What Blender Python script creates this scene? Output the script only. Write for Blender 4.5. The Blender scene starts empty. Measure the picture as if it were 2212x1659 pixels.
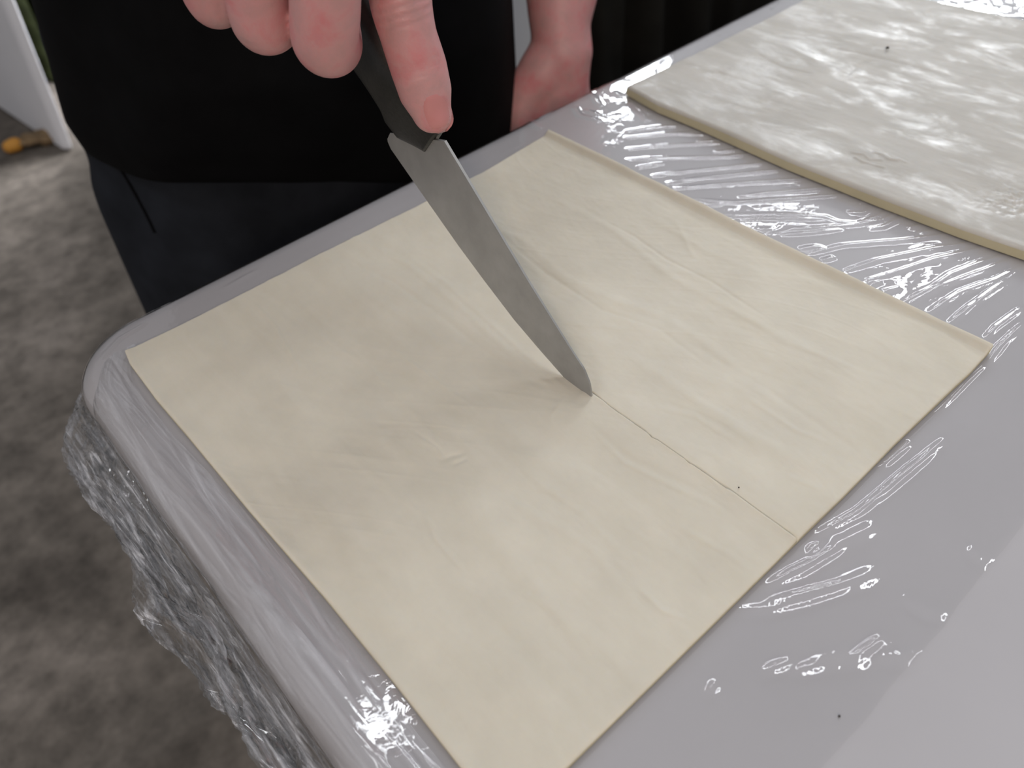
import bpy, bmesh, math
import numpy as np
from mathutils import Vector, Matrix

SC = bpy.context.scene
COL = SC.collection
FZ = -0.80                      # floor height (table top is z = 0)

# ---------------------------------------------------------------- camera
CX, CY, F = 1106.0, 829.5, 1730.58
M = np.array([[0.7504, -0.5082, 0.4227], [-0.6573, -0.5064, 0.5581], [-0.0696, -0.6966, -0.7141]])
CAM = np.array([-0.1532, -0.1828, 0.2238])
cd = bpy.data.cameras.new('camera'); cam = bpy.data.objects.new('camera', cd); COL.objects.link(cam)
cd.sensor_width = 36.0; cd.lens = F / 2212 * 36.0; cd.clip_start = 0.02; cd.clip_end = 50
R = Matrix(((M[0][0], -M[0][1], -M[0][2]), (M[1][0], -M[1][1], -M[1][2]), (M[2][0], -M[2][1], -M[2][2])))
cam.matrix_world = Matrix.Translation(CAM) @ R.to_4x4()
cd.dof.use_dof = True; cd.dof.focus_distance = 0.29; cd.dof.aperture_fstop = 12.0
SC.camera = cam

# ---------------------------------------------------------------- view, world, lights
SC.view_settings.view_transform = 'Standard'; SC.view_settings.look = 'None'
SC.view_settings.gamma = 1.0; SC.view_settings.exposure = -0.08
SC.view_settings.use_curve_mapping = False
w = bpy.data.worlds.new('room_ambience'); SC.world = w; w.use_nodes = True
w.node_tree.nodes['Background'].inputs[0].default_value = (0.93, 0.95, 1.0, 1)
w.node_tree.nodes['Background'].inputs[1].default_value = 0.28

def area(name, loc, target, sx, sy, power, color):
    l = bpy.data.lights.new(name, 'AREA'); l.shape = 'RECTANGLE'; l.size = sx; l.size_y = sy
    l.energy = power; l.color = color
    o = bpy.data.objects.new(name, l); COL.objects.link(o); o.location = loc
    o.rotation_euler = (Vector(target) - Vector(loc)).to_track_quat('-Z', 'Y').to_euler()
    return o
def ceiling(x, y, z, deg, sx, sy, power, color):          # fluorescent fixture facing straight down
    o = area('ceiling_tube_light', (x, y, z), (x, y, 0), sx, sy, power, color)
    o.rotation_euler = (0, 0, math.radians(deg)); return o
area('window_light', (2.75, 1.02, 1.12), (0, 0, 0), 0.65, 0.28, 20, (0.93, 0.97, 1.0))
area('window_light', (2.15, 1.95, 1.25), (0, 0, 0), 0.35, 0.25, 8, (0.90, 0.95, 1.0))
ceiling(1.40, 0.72, 1.75, 0, 3.0, 0.05, 13, (0.92, 0.96, 1.0))
ceiling(1.60, 1.35, 1.75, 0, 3.0, 0.05, 12, (0.92, 0.96, 1.0))
ceiling(1.50, -0.50, 1.75, 0, 2.6, 0.05, 12, (0.92, 0.96, 1.0))
ceiling(-1.25, 0.10, 1.75, 85, 1.2, 0.12, 9, (0.95, 0.97, 1.0))  # added lamp on the left, brightens the hanging film, trousers and hand
board_fill = area('board_fill_light', (1.15, 1.95, 0.55), (0.15, 2.35, 0.0), 0.5, 0.3, 24, (0.95, 0.97, 1.0)); board_fill.data.spread = math.radians(70)  # added fill lamp, put in to brighten the white board
area('warm_room_light', (-1.35, -1.75, 1.25), (0, 0.1, 0), 0.30, 0.30, 24, (1.0, 0.84, 0.70))

# ---------------------------------------------------------------- helpers
def ray(p): return M @ np.array([p[0] - CX, p[1] - CY, F])
def onz(p, z=0.0):
    r = ray(p); return CAM + r * ((z - CAM[2]) / r[2])
def onplane(p, o, n):
    r = ray(p); return CAM + r * (((o - CAM) @ n) / (r @ n))
def at(px, py, d):
    r = ray((px, py)); return CAM + r / np.linalg.norm(r) * d

def noise(x, y, seed=0):
    rng = np.random.RandomState(seed); T = rng.rand(256, 256)
    xi = np.floor(x).astype(int); yi = np.floor(y).astype(int)
    fx = x - xi; fy = y - yi; fx = fx * fx * (3 - 2 * fx); fy = fy * fy * (3 - 2 * fy)
    a = T[xi % 256, yi % 256]; b = T[(xi + 1) % 256, yi % 256]
    c = T[xi % 256, (yi + 1) % 256]; d = T[(xi + 1) % 256, (yi + 1) % 256]
    return (a * (1 - fx) + b * fx) * (1 - fy) + (c * (1 - fx) + d * fx) * fy - 0.5
def fbm(x, y, seed=0, n=4):
    s = 0; a = 1.0
    for i in range(n):
        s = s + a * noise(x * 2 ** i + 7.3 * i, y * 2 ** i + 3.1 * i, seed + i); a *= 0.5
    return s
def smooth(t): t = np.clip(t, 0, 1); return t * t * (3 - 2 * t)

def ridge(X, Y, pts, width, height, taper=True):
    """height field of one crease running along a polyline (world xy)"""
    pts = np.array(pts, float)[:, :2]
    lo = pts.min(0) - 4 * width; hi = pts.max(0) + 4 * width
    m = (X > lo[0]) & (X < hi[0]) & (Y > lo[1]) & (Y < hi[1])
    out = np.zeros_like(X)
    if not m.any(): return out
    # resample smoothly
    seg = np.r_[0, np.cumsum(np.linalg.norm(np.diff(pts, axis=0), axis=1))]
    x = X[m]; y = Y[m]; best = np.full(x.shape, 1e9); tt = np.zeros(x.shape)
    for i in range(len(pts) - 1):
        a, b = pts[i], pts[i + 1]; d = b - a; L2 = d @ d + 1e-12
        t = np.clip(((x - a[0]) * d[0] + (y - a[1]) * d[1]) / L2, 0, 1)
        q = np.hypot(x - a[0] - t * d[0], y - a[1] - t * d[1])
        k = q < best; best[k] = q[k]; tt[k] = (seg[i] + t[k] * math.sqrt(L2)) / seg[-1]
    e = np.sqrt(np.clip(4 * tt * (1 - tt), 0, 1)) * 0.9 + 0.1 if taper else 1.0
    out[m] = height * e * np.exp(-(best / width) ** 2)
    return out

def mesh_obj(name, V, Fc, mat, parent=None, smooth_=True, shade_auto=False):
    me = bpy.data.meshes.new(name)
    V = np.asarray(V, dtype=np.float32)
    if isinstance(Fc, np.ndarray) and Fc.ndim == 2:
        n, k = Fc.shape
        me.vertices.add(len(V)); me.vertices.foreach_set('co', V.ravel())
        me.loops.add(n * k); me.loops.foreach_set('vertex_index', Fc.astype(np.int32).ravel())
        me.polygons.add(n); me.polygons.foreach_set('loop_start', np.arange(0, n * k, k, dtype=np.int32))
        me.update(calc_edges=True); me.validate()
    else:
        me.from_pydata([tuple(map(float, v)) for v in V], [], Fc)
    me.polygons.foreach_set('use_smooth', [smooth_] * len(me.polygons))
    if mat: me.materials.append(mat)
    o = bpy.data.objects.new(name, me); COL.objects.link(o)
    if parent: o.parent = parent
    return o
def tag(o, label=None, cat=None, group=None, kind=None):
    if label: o['label'] = label
    if cat: o['category'] = cat
    if group: o['group'] = group
    if kind: o['kind'] = kind
    return o
def empty(name, loc=(0, 0, 0)):
    o = bpy.data.objects.new(name, None); COL.objects.link(o); o.location = loc; o.empty_display_size = 0.05
    return o
def adopt(o, root):
    o.parent = root; o.matrix_parent_inverse = Matrix.Translation(-Vector(root.location))
def grid_faces(nu, nv, off=0):
    i, j = np.meshgrid(np.arange(nu - 1), np.arange(nv - 1), indexing='ij')
    a = i * nv + j + off
    return np.stack([a, a + nv, a + nv + 1, a + 1], -1).reshape(-1, 4)

# ---------------------------------------------------------------- materials
def mat(name):
    m = bpy.data.materials.new(name); m.use_nodes = True
    return m, m.node_tree, m.node_tree.nodes['Principled BSDF']
def N(nt, typ, **kw):
    n = nt.nodes.new(typ)
    for k, v in kw.items():
        if k in n.inputs: n.inputs[k].default_value = v
        else: setattr(n, k, v)
    return n
def objco(nt, scale=(1, 1, 1)):
    tc = N(nt, 'ShaderNodeTexCoord'); mp = N(nt, 'ShaderNodeMapping'); mp.inputs['Scale'].default_value = scale
    nt.links.new(tc.outputs['Object'], mp.inputs[0]); return mp.outputs[0]
def ramp(nt, src, stops):
    r = N(nt, 'ShaderNodeValToRGB'); e = r.color_ramp.elements
    while len(e) < len(stops): e.new(0.5)
    for el, (p, c) in zip(e, stops):
        el.position = p; el.color = c if len(c) == 4 else (*c, 1)
    nt.links.new(src, r.inputs[0]); return r.outputs[0]
def noise_tex(nt, co, scale, detail=4, rough=0.55, dist=0.0):
    n = N(nt, 'ShaderNodeTexNoise', Scale=scale, Detail=detail, Roughness=rough, Distortion=dist)
    nt.links.new(co, n.inputs['Vector']); return n.outputs['Fac']
def bump(nt, b, h, strength, dist):
    n = N(nt, 'ShaderNodeBump', Strength=strength, Distance=dist)
    nt.links.new(h, n.inputs['Height']); nt.links.new(n.outputs[0], b.inputs['Normal']); return n
def g3(v): return (v, v, v)

def m_simple(name, col, rough=0.5, metal=0.0, spec=0.5, nscale=None, namp=0.0, bstr=0, bdist=0.001):
    m, nt, b = mat(name)
    b.inputs['Base Color'].default_value = (*col, 1); b.inputs['Roughness'].default_value = rough
    b.inputs['Metallic'].default_value = metal; b.inputs['Specular IOR Level'].default_value = spec
    if nscale:
        f = noise_tex(nt, objco(nt), nscale)
        c = ramp(nt, f, [(0.3, tuple(x * (1 - namp) for x in col)), (0.7, tuple(min(1, x * (1 + namp)) for x in col))])
        nt.links.new(c, b.inputs['Base Color'])
        if bstr: bump(nt, b, f, bstr, bdist)
    return m

def m_floor():
    m, nt, b = mat('concrete_floor'); co = objco(nt)
    big = noise_tex(nt, co, 2.6, 5, 0.6, 0.4); fine = noise_tex(nt, co, 24, 5, 0.7)
    c1 = ramp(nt, big, [(0.32, (0.070, 0.060, 0.051)), (0.52, (0.145, 0.125, 0.108)), (0.72, (0.23, 0.20, 0.175))])
    c2 = ramp(nt, fine, [(0.3, g3(0.60)), (0.7, g3(1.30))])
    mx = N(nt, 'ShaderNodeMix', data_type='RGBA', blend_type='MULTIPLY'); mx.inputs[0].default_value = 1
    nt.links.new(c1, mx.inputs[6]); nt.links.new(c2, mx.inputs[7]); nt.links.new(mx.outputs[2], b.inputs['Base Color'])
    b.inputs['Roughness'].default_value = 0.75; b.inputs['Specular IOR Level'].default_value = 0.2
    bump(nt, b, fine, 0.3, 0.002); return m

def m_dough(name, base, dark, wet=False, rim=None):
    m, nt, b = mat(name)
    b.inputs['Specular IOR Level'].default_value = 0.28; b.inputs['Roughness'].default_value = 0.6
    b.inputs['Subsurface Weight'].default_value = 0.25
    b.inputs['Subsurface Radius'].default_value = (1.0, 0.7, 0.4); b.inputs['Subsurface Scale'].default_value = 0.002
    st = noise_tex(nt, objco(nt, (70, 11, 20)), 1.0, 6, 0.6, 0.6)      # grain drawn out along the rolling direction
    bl = noise_tex(nt, objco(nt, (1, 1, 1)), 38, 5, 0.6)
    c1 = ramp(nt, st, [(0.28, dark), (0.62, base)])
    c2 = ramp(nt, bl, [(0.3, g3(0.94)), (0.7, g3(1.04))])
    mx = N(nt, 'ShaderNodeMix', data_type='RGBA', blend_type='MULTIPLY'); mx.inputs[0].default_value = 1
    nt.links.new(c1, mx.inputs[6]); nt.links.new(c2, mx.inputs[7])
    colout = mx.outputs[2]
    fine = noise_tex(nt, objco(nt, (1, 1, 1)), 420, 4, 0.7)
    add = N(nt, 'ShaderNodeMath', operation='MULTIPLY_ADD'); add.inputs[1].default_value = 0.35
    nt.links.new(fine, add.inputs[0]); nt.links.new(st, add.inputs[2])
    if wet:                                                            # damp, sticky patches: glossier, and whitened in the base colour
        p = noise_tex(nt, objco(nt, (44, 20, 20)), 1.0, 8, 0.72, 0.4)
        r = ramp(nt, p, [(0.48, g3(0.62)), (0.60, g3(0.42)), (0.74, g3(0.20))])
        nt.links.new(r, b.inputs['Roughness'])
        s = ramp(nt, p, [(0.48, g3(0.2)), (0.70, g3(0.8))]); nt.links.new(s, b.inputs['Specular IOR Level'])
        fl = ramp(nt, p, [(0.52, g3(0.0)), (0.70, g3(0.35))])
        m2 = N(nt, 'ShaderNodeMix', data_type='RGBA', blend_type='MIX'); nt.links.new(fl, m2.inputs[0])
        nt.links.new(colout, m2.inputs[6]); m2.inputs[7].default_value = (0.80, 0.79, 0.77, 1); colout = m2.outputs[2]
    if rim is not None:                                                # moist, yellower dough along the turned-up right rim
        tc = N(nt, 'ShaderNodeTexCoord'); sx_ = N(nt, 'ShaderNodeSeparateXYZ'); nt.links.new(tc.outputs['Object'], sx_.inputs[0])
        mr = N(nt, 'ShaderNodeMapRange'); mr.inputs[1].default_value = rim; mr.inputs[2].default_value = rim + 0.0022
        nt.links.new(sx_.outputs[0], mr.inputs[0])
        m3 = N(nt, 'ShaderNodeMix', data_type='RGBA', blend_type='MIX'); nt.links.new(mr.outputs[0], m3.inputs[0])
        nt.links.new(colout, m3.inputs[6]); m3.inputs[7].default_value = (0.60, 0.53, 0.34, 1); colout = m3.outputs[2]
    nt.links.new(colout, b.inputs['Base Color'])
    bump(nt, b, add.outputs[0], 0.35, 0.0004 if not wet else 0.0006)
    return m

def m_film(name, haze=0.0, rough=0.02, bstr=0.12, bscale=160, gain=1.7, cap=1.0):
    m = bpy.data.materials.new(name); m.use_nodes = True; nt = m.node_tree; nt.nodes.clear()
    out = N(nt, 'ShaderNodeOutputMaterial')
    tr = N(nt, 'ShaderNodeBsdfTransparent'); tr.inputs[0].default_value = (1.0, 1.0, 1.0, 1)
    gl = N(nt, 'ShaderNodeBsdfGlossy', Roughness=rough); df = N(nt, 'ShaderNodeBsdfDiffuse')
    df.inputs[0].default_value = (0.8, 0.81, 0.86, 1)
    f = noise_tex(nt, objco(nt), bscale, 3, 0.5, 0.8)
    bp = N(nt, 'ShaderNodeBump', Strength=bstr, Distance=0.0006); nt.links.new(f, bp.inputs['Height'])
    nt.links.new(bp.outputs[0], gl.inputs['Normal'])
    lw = N(nt, 'ShaderNodeLayerWeight', Blend=0.5); nt.links.new(bp.outputs[0], lw.inputs['Normal'])
    pw = N(nt, 'ShaderNodeMath', operation='POWER'); pw.inputs[1].default_value = 5
    nt.links.new(lw.outputs['Facing'], pw.inputs[0])
    ma = N(nt, 'ShaderNodeMath', operation='MULTIPLY_ADD', use_clamp=True)
    ma.inputs[1].default_value = 0.96 * gain; ma.inputs[2].default_value = 0.04 * gain
    nt.links.new(pw.outputs[0], ma.inputs[0])
    mn = N(nt, 'ShaderNodeMath', operation='MINIMUM'); mn.inputs[1].default_value = cap; nt.links.new(ma.outputs[0], mn.inputs[0]); ma = mn
    m1 = N(nt, 'ShaderNodeMixShader'); m1.inputs[0].default_value = haze
    nt.links.new(tr.outputs[0], m1.inputs[1]); nt.links.new(df.outputs[0], m1.inputs[2])
    m2 = N(nt, 'ShaderNodeMixShader'); nt.links.new(ma.outputs[0], m2.inputs[0])
    nt.links.new(m1.outputs[0], m2.inputs[1]); nt.links.new(gl.outputs[0], m2.inputs[2])
    nt.links.new(m2.outputs[0], out.inputs[0]); return m

def m_skin():
    m, nt, b = mat('skin'); co = objco(nt)
    a = noise_tex(nt, co, 75, 5, 0.65, 0.3); f = noise_tex(nt, co, 900, 3, 0.6)
    c = ramp(nt, a, [(0.30, (0.50, 0.285, 0.28)), (0.50, (0.59, 0.30, 0.30)), (0.68, (0.60, 0.225, 0.235))])
    nt.links.new(c, b.inputs['Base Color'])
    b.inputs['Roughness'].default_value = 0.48; b.inputs['Specular IOR Level'].default_value = 0.4
    b.inputs['Subsurface Weight'].default_value = 0.3
    b.inputs['Subsurface Radius'].default_value = (1.0, 0.35, 0.2); b.inputs['Subsurface Scale'].default_value = 0.003
    bump(nt, b, f, 0.25, 0.0004); return m

def m_steel():
    m, nt, b = mat('brushed_steel')
    f = noise_tex(nt, objco(nt, (1, 1, 1)), 90, 5, 0.6)
    c = ramp(nt, f, [(0.3, (0.33, 0.328, 0.322)), (0.7, (0.40, 0.397, 0.39))]); nt.links.new(c, b.inputs['Base Color'])
    b.inputs['Metallic'].default_value = 0.5; b.inputs['Roughness'].default_value = 0.46
    bump(nt, b, f, 0.08, 0.0005); return m

MAT = dict(
    floor=m_floor(),
    table=m_simple('white_laminate', (0.43, 0.415, 0.43), 0.40, nscale=14, namp=0.03, spec=0.3),
    dough=m_dough('puff_pastry', (0.655, 0.61, 0.515), (0.625, 0.575, 0.475), rim=0.1200),
    side=m_dough('cut_pastry_edge', (0.50, 0.45, 0.31), (0.45, 0.40, 0.27)),
    dough2=m_dough('damp_puff_pastry', (0.52, 0.495, 0.455), (0.44, 0.415, 0.375), wet=True),
    film=m_film('cling_film'),
    skin=m_skin(), nail=m_simple('fingernail', (0.57, 0.235, 0.23), 0.25, spec=0.5),
    steel=m_steel(),
    handle=m_simple('black_moulded_plastic', (0.018, 0.018, 0.016), 0.42, nscale=700, namp=0.2, bstr=0.25, bdist=0.0004),
    shirt=m_simple('black_cotton', (0.0035, 0.0035, 0.004), 0.9, spec=0.08, nscale=40, namp=0.2),
    trousers=m_simple('charcoal_trousers', (0.014, 0.016, 0.021), 0.9, spec=0.1, nscale=30, namp=0.25),
    seam=m_simple('trouser_seam', (0.004, 0.004, 0.005), 0.95, spec=0.05),
    hair=m_simple('brown_hair', (0.06, 0.04, 0.03), 0.6, nscale=80, namp=0.3),
    white=m_simple('white_panel_paint', (0.82, 0.82, 0.86), 0.5, nscale=4, namp=0.03),
    black=m_simple('black_drape_cloth', (0.012, 0.0115, 0.010), 0.9, spec=0.1, nscale=9, namp=0.35),
    green=m_simple('olive_cloth', (0.030, 0.036, 0.014), 0.85, spec=0.1, nscale=14, namp=0.6),
    orange=m_simple('orange_tip', (0.52, 0.24, 0.035), 0.7),
    tan=m_simple('tan_scrap', (0.19, 0.125, 0.065), 0.8, nscale=30, namp=0.4),
    crumb=m_simple('dark_crumb', (0.03, 0.022, 0.015), 0.8),
)

# ================================================================ SETTING: floor
def box_bm(bm, lo, hi):
    r = bmesh.ops.create_cube(bm, size=1.0)
    for v in r['verts']:
        v.co = Vector([lo[i] + (v.co[i] + 0.5) * (hi[i] - lo[i]) for i in range(3)])
    return r
def bm_obj(name, bm, mt, parent=None, sm=False):
    me = bpy.data.meshes.new(name); bm.to_mesh(me); bm.free()
    me.polygons.foreach_set('use_smooth', [sm] * len(me.polygons)); me.materials.append(mt)
    o = bpy.data.objects.new(name, me); COL.objects.link(o)
    if parent: adopt(o, parent)
    return o
bm = bmesh.new(); box_bm(bm, (-4, -4, FZ - 0.05), (5, 6, FZ))
tag(bm_obj('floor', bm, MAT['floor']), 'mottled brown grey concrete floor below the table', kind='structure')

bm = bmesh.new(); box_bm(bm, (-4, 5.0, FZ), (5, 5.1, FZ + 2.8))
tag(bm_obj('wall_back', bm, m_simple('grey_wall_paint', (0.5, 0.5, 0.5), 0.8)), kind='structure')

# ================================================================ TABLE
TX0, TX1, TY0, TY1, CR = -0.150, 1.68, -0.612, 0.149, 0.036
def rr_outline(inset, n=14):
    """rounded rectangle outline, counter-clockwise, moved inwards by inset"""
    P = []; r = max(CR - inset, 0.002)
    for cx_, cy_, a0 in ((TX1 - CR, TY1 - CR, 0), (TX0 + CR, TY1 - CR, 90), (TX0 + CR, TY0 + CR, 180), (TX1 - CR, TY0 + CR, 270)):
        for k in range(n + 1):
            a = math.radians(a0 + 90 * k / n); P.append((cx_ + r * math.cos(a), cy_ + r * math.sin(a)))
    return P
table = empty('folding_table', (0.7, -0.23, FZ))
tag(table, 'white plastic topped table with rounded corner, wrapped in cling film under the pastry', 'table')
V = []; Fc = []
prof = [(0.012, 0.0), (0.0085, -0.0004), (0.0055, -0.0016), (0.0028, -0.0038), (0.0010, -0.0066), (0.0, -0.010), (0.0, -0.030), (0.002, -0.036), (0.008, -0.040)]
n = len(rr_outline(0))
for ins, z in prof:
    V += [(x, y, z) for x, y in rr_outline(ins)]
for k in range(len(prof) - 1):
    for i in range(n):
        j = (i + 1) % n; Fc.append((k * n + i, (k + 1) * n + i, (k + 1) * n + j, k * n + j))
Fc.append(tuple(range(n))); Fc.append(tuple(reversed(range((len(prof) - 1) * n, len(prof) * n))))
top = mesh_obj('tabletop', V, Fc, MAT['table']); adopt(top, table)
top.data.polygons[-1].use_smooth = False; top.data.polygons[-2].use_smooth = False
for x in (0.12, 1.40):
    for y in (-0.52, 0.06):
        bm = bmesh.new(); bmesh.ops.create_cone(bm, cap_ends=True, segments=20, radius1=0.014, radius2=0.014, depth=-FZ - 0.040)
        for v in bm.verts: v.co += Vector((x, y, (FZ - 0.040) / 2))
        bm_obj('leg', bm, m_simple('grey_leg_paint', (0.2, 0.2, 0.21), 0.4) if x == 0.12 and y < 0 else bpy.data.materials['grey_leg_paint'], table, True)
    bm = bmesh.new(); box_bm(bm, (x - 0.01, -0.52, -0.06), (x + 0.01, 0.06, -0.0395)); bm_obj('crossbar', bm, bpy.data.materials['grey_leg_paint'], table)

# ================================================================ CLING FILM
def crop(pts, sc, ox, oy): return [onz((ox + x / sc, oy + y / sc)) for x, y in pts]
A2 = [
 [(0,95),(160,70),(350,55)], [(0,130),(200,110),(440,92)], [(250,105),(500,112)], [(0,192),(300,165),(640,152)],
 [(400,155),(540,135)], [(490,207),(600,195),(690,183)], [(0,250),(250,237),(550,232),(700,215),(820,222)], [(60,293),(150,280),(215,268)],
 [(140,340),(350,310),(700,275),(885,250)], [(220,378),(400,350),(800,310),(980,292)], [(260,405),(500,385),(900,360),(1120,345)],
 [(625,448),(800,430),(1100,405),(1250,390)], [(355,462),(600,482),(900,465),(1150,445),(1290,432),(1370,420)], [(440,498),(530,487)],
 [(545,552),(900,550),(1110,565),(1170,590),(1280,600),(1400,560),(1510,485)], [(600,572),(850,572),(1100,575)],
 [(790,665),(930,630),(1100,620),(1290,605),(1420,580),(1570,505)], [(840,665),(1000,655),(1200,630)], [(1340,630),(1420,620),(1500,580),(1640,520)],
 [(1225,540),(1300,545),(1345,525)], [(730,635),(815,630)], [(1000,768),(1200,720),(1580,690),(1750,665),(1930,640)], [(960,742),(1050,728),(1105,735)],
 [(1080,805),(1155,785)], [(1200,865),(1400,800),(1700,740),(2090,680)], [(1320,915),(1450,880),(1700,800),(2000,730),(2180,700)],
 [(1350,940),(1410,920)], [(1420,975),(1510,955)], [(1530,1035),(1700,950),(1800,880),(1950,820),(2200,745)], [(1560,1045),(1750,940),(2000,850),(2200,770)],
 [(1670,1095),(1850,980),(2050,910),(2200,830)], [(1785,1155),(1900,1060),(2100,930),(2200,870)], [(1800,1150),(1930,1040),(2130,890),(2200,840)],
 [(1980,1240),(2050,1170),(2200,1060)], [(1970,1400),(2060,1280),(2200,1150)], [(1990,1390),(2100,1250),(2200,1180)],
 [(1700,1659),(1900,1450),(2040,1320)], [(1630,652),(1700,640),(1780,575)], [(1290,495),(1350,450),(1410,435)], [(1560,630),(1640,610)],
 [(1800,650),(1860,610)], [(1850,655),(1900,625)], [(940,300),(1050,322)], [(1240,410),(1280,405)]]
A7 = [
 [(1080,490),(1300,370),(1500,200),(1740,0)], [(1400,150),(1560,20)], [(1350,340),(1600,130),(1700,40)],
 [(820,745),(1000,680),(1200,560),(1310,490),(1390,450)], [(860,725),(1050,630),(1230,520)], [(1035,578),(1100,540)],
 [(830,828),(1000,790),(1200,740),(1300,720),(1440,645)], [(690,868),(850,860),(1050,810),(1260,745),(1370,690)], [(820,1170),(970,1130)],
 [(950,1185),(1100,1140),(1250,1100),(1360,1125)], [(990,1160),(1130,1155)], [(1100,1130),(1300,1090),(1400,1015),(1460,1030)],
 [(1400,1100),(1560,1120),(1600,1060)], [(1510,790),(1620,870),(1735,895)], [(530,1250),(595,1265)], [(1850,550),(1920,620)]]
A3 = [[(1000,660),(1080,600)], [(1030,640),(1100,740)], [(920,740),(960,800),(1100,835)], [(990,760),(1090,800)], [(1310,700),(1420,840)],
 [(1330,690),(1430,790)], [(1410,755),(1510,790)], [(590,820),(700,890)], [(1180,640),(1250,670)]]
ridges = [(crop(p, 2.552, 1350, 250), 0.00125, 0.00052) for p in A2] + \
         [(crop(p, 2.34, 1300, 950), 0.0014, 0.0007) for p in A7] + \
         [(crop(p, 3.16, 950, 0), 0.0022, 0.0007) for p in A3] + \
         [(crop(p, 2.34, 1300, 950), 0.0030, 0.0007) for p in ([(1190,550),(1300,492),(1400,440)], [(1200,748),(1300,718),(1420,665)],
          [(1060,1145),(1200,1112),(1330,1118)], [(1500,1112),(1580,1122)], [(1180,545),(1250,520)])]
# long pulls in the film on the left strip beside the pastry
A6 = [[(700,60),(760,140),(910,360)], [(740,0),(880,200),(960,330)], [(560,60),(700,230),(760,270)], [(900,330),(1000,500),(1150,700)],
      [(1000,420),(1250,760),(1500,1080),(1700,1330)], [(950,560),(1100,760),(1350,1080),(1600,1400)], [(870,730),(1000,820),(1250,1080)],
      [(600,330),(760,330),(880,420),(870,540)], [(1400,1300),(1560,1500),(1720,1640)], [(1740,1608),(1860,1580)]]
ridges += [(crop(p, 2.34, 100, 950), 0.0013, 0.00045) for p in A6]
ridges += [(crop([(650,1155),(700,1290),(780,1352)], 3.687, 100, 550), 0.0009, 0.0005), (crop([(770,1430),(820,1340)], 3.687, 100, 550), 0.0009, 0.0005),
           (crop([(380,1020),(560,1180),(700,1400),(860,1620)], 3.687, 100, 550), 0.0012, 0.0006), (crop([(1400,300),(1700,130)], 3.687, 100, 550), 0.0016, 0.0005),
           (crop([(580,640),(700,560),(900,430)], 3.687, 100, 550), 0.0014, 0.0006), (crop([(430,860),(600,680),(800,560)], 3.687, 100, 550), 0.0014, 0.0006)]

def fill(a, b, step): return list(np.linspace(a, b, max(2, int(round((b - a) / step))), endpoint=False))
xs = np.array(fill(-0.1385, -0.120, 0.0006) + fill(-0.120, 0.06, 0.0016) + fill(0.06, 0.118, 0.0008) + fill(0.118, 0.225, 0.00045) + fill(0.225, 0.39, 0.002) + fill(0.39, 0.50, 0.0012) + fill(0.50, 0.9, 0.006) + [0.9])
ys = np.array(fill(-0.1705, 0.1375, 0.00055) + [0.1375])
# outside the flat part the sheet bends over the table's rounded edge: distance past the flat area
over_x = np.concatenate([-0.1385 - np.array(fill(0.0006, 0.030, 0.0007) + fill(0.030, 0.052, 0.0012))])[::-1]
over_y = 0.1375 + np.array(fill(0.0006, 0.034, 0.0008))
XS = np.r_[over_x, xs]; YS = np.r_[ys, over_y]
X, Y = np.meshgrid(XS, YS, indexing='ij')
# film's cut edge is slightly ragged
edge = 0.0016 * fbm(X * 30, X * 0, 5); Y = Y + edge * smooth((-0.150 - Y) / 0.02)
# distance outside the inset rounded rectangle and the outward direction
r_in = CR - 0.0115
qx = np.maximum((TX0 + CR) - X, 0); qy = np.maximum(Y - (TY1 - CR), 0)
dcor = np.hypot(qx, qy); e = np.where((qx > 0) | (qy > 0), dcor - r_in, -1); e = np.maximum(e, 0)
nx = np.where(dcor > 0, -qx / np.maximum(dcor, 1e-9), 0); ny = np.where(dcor > 0, qy / np.maximum(dcor, 1e-9), 0)
bx = X - nx * e; by = Y - ny * e
# profile by arc length: quarter circle of radius 11.5 mm, then hanging down and out a little
RB = 0.0115; ang = np.minimum(e / RB, math.pi / 2); rest = np.maximum(e - RB * math.pi / 2, 0)
out = RB * np.sin(ang) + 0.0006; dz = -RB * (1 - np.cos(ang))
dz = dz - rest * 0.85; out = out + rest * 0.30 * (0.6 + 0.4 * (nx < -0.7))
cr = smooth((e - 0.010) / 0.02)
crk = fbm(X * 260 + Y * 30, Y * 30, 11, 4) * 0.006 + fbm(X * 500, Y * 70, 17, 3) * 0.002
out = out + np.maximum(crk, -0.004) * cr * np.where(nx < -0.3, 1.0, 0.5) ; 
Z = np.zeros_like(X) + 0.0005
H = np.zeros_like(X)
for p, wd, h in ridges: H = np.maximum(H, ridge(X, Y, p, wd, h))
under1 = smooth((X + 0.127) / 0.003) * smooth((0.1245 - X) / 0.003) * smooth((Y + 0.126) / 0.003) * smooth((0.127 - Y) / 0.003)
under2 = smooth((X - 0.180) / 0.004) * smooth((0.402 - X) / 0.003) * smooth((Y + 0.13) / 0.003) * smooth((0.125 - Y) / 0.003)
H = H * (1 + 0.30 * fbm(X * 130 + Y * 60, Y * 130, 47, 2))
H = H + 0.0005 * np.maximum(fbm(X * 160, Y * 40, 53, 2), 0) * np.exp(-((Y + 0.1690) / 0.0012) ** 2)
free = (1 - under1) * (1 - under2)
H = H + 0.00035 * np.maximum(fbm(X * 14 + 2 * Y * 14, Y * 60 - X * 40, 23, 3), 0) * smooth((X - 0.12) / 0.02)
H = H + 0.0004 * np.abs(fbm(X * 55, Y * 16, 31, 3)) * smooth((-0.118 - X) / 0.01)
H = H + 0.0020 * np.abs(fbm(X * 60, Y * 60, 37, 3)) * smooth((X - 0.405) / 0.01)
H = H + 0.00012 * fbm(X * 40, Y * 40, 41, 3) + 0.0001
H = np.maximum(H, 0) * free
PX = bx + nx * out; PY = by + ny * out; PZ = Z + dz + H * (e < 0.008) 
PX = PX + nx * H * (e >= 0.008)
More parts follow.
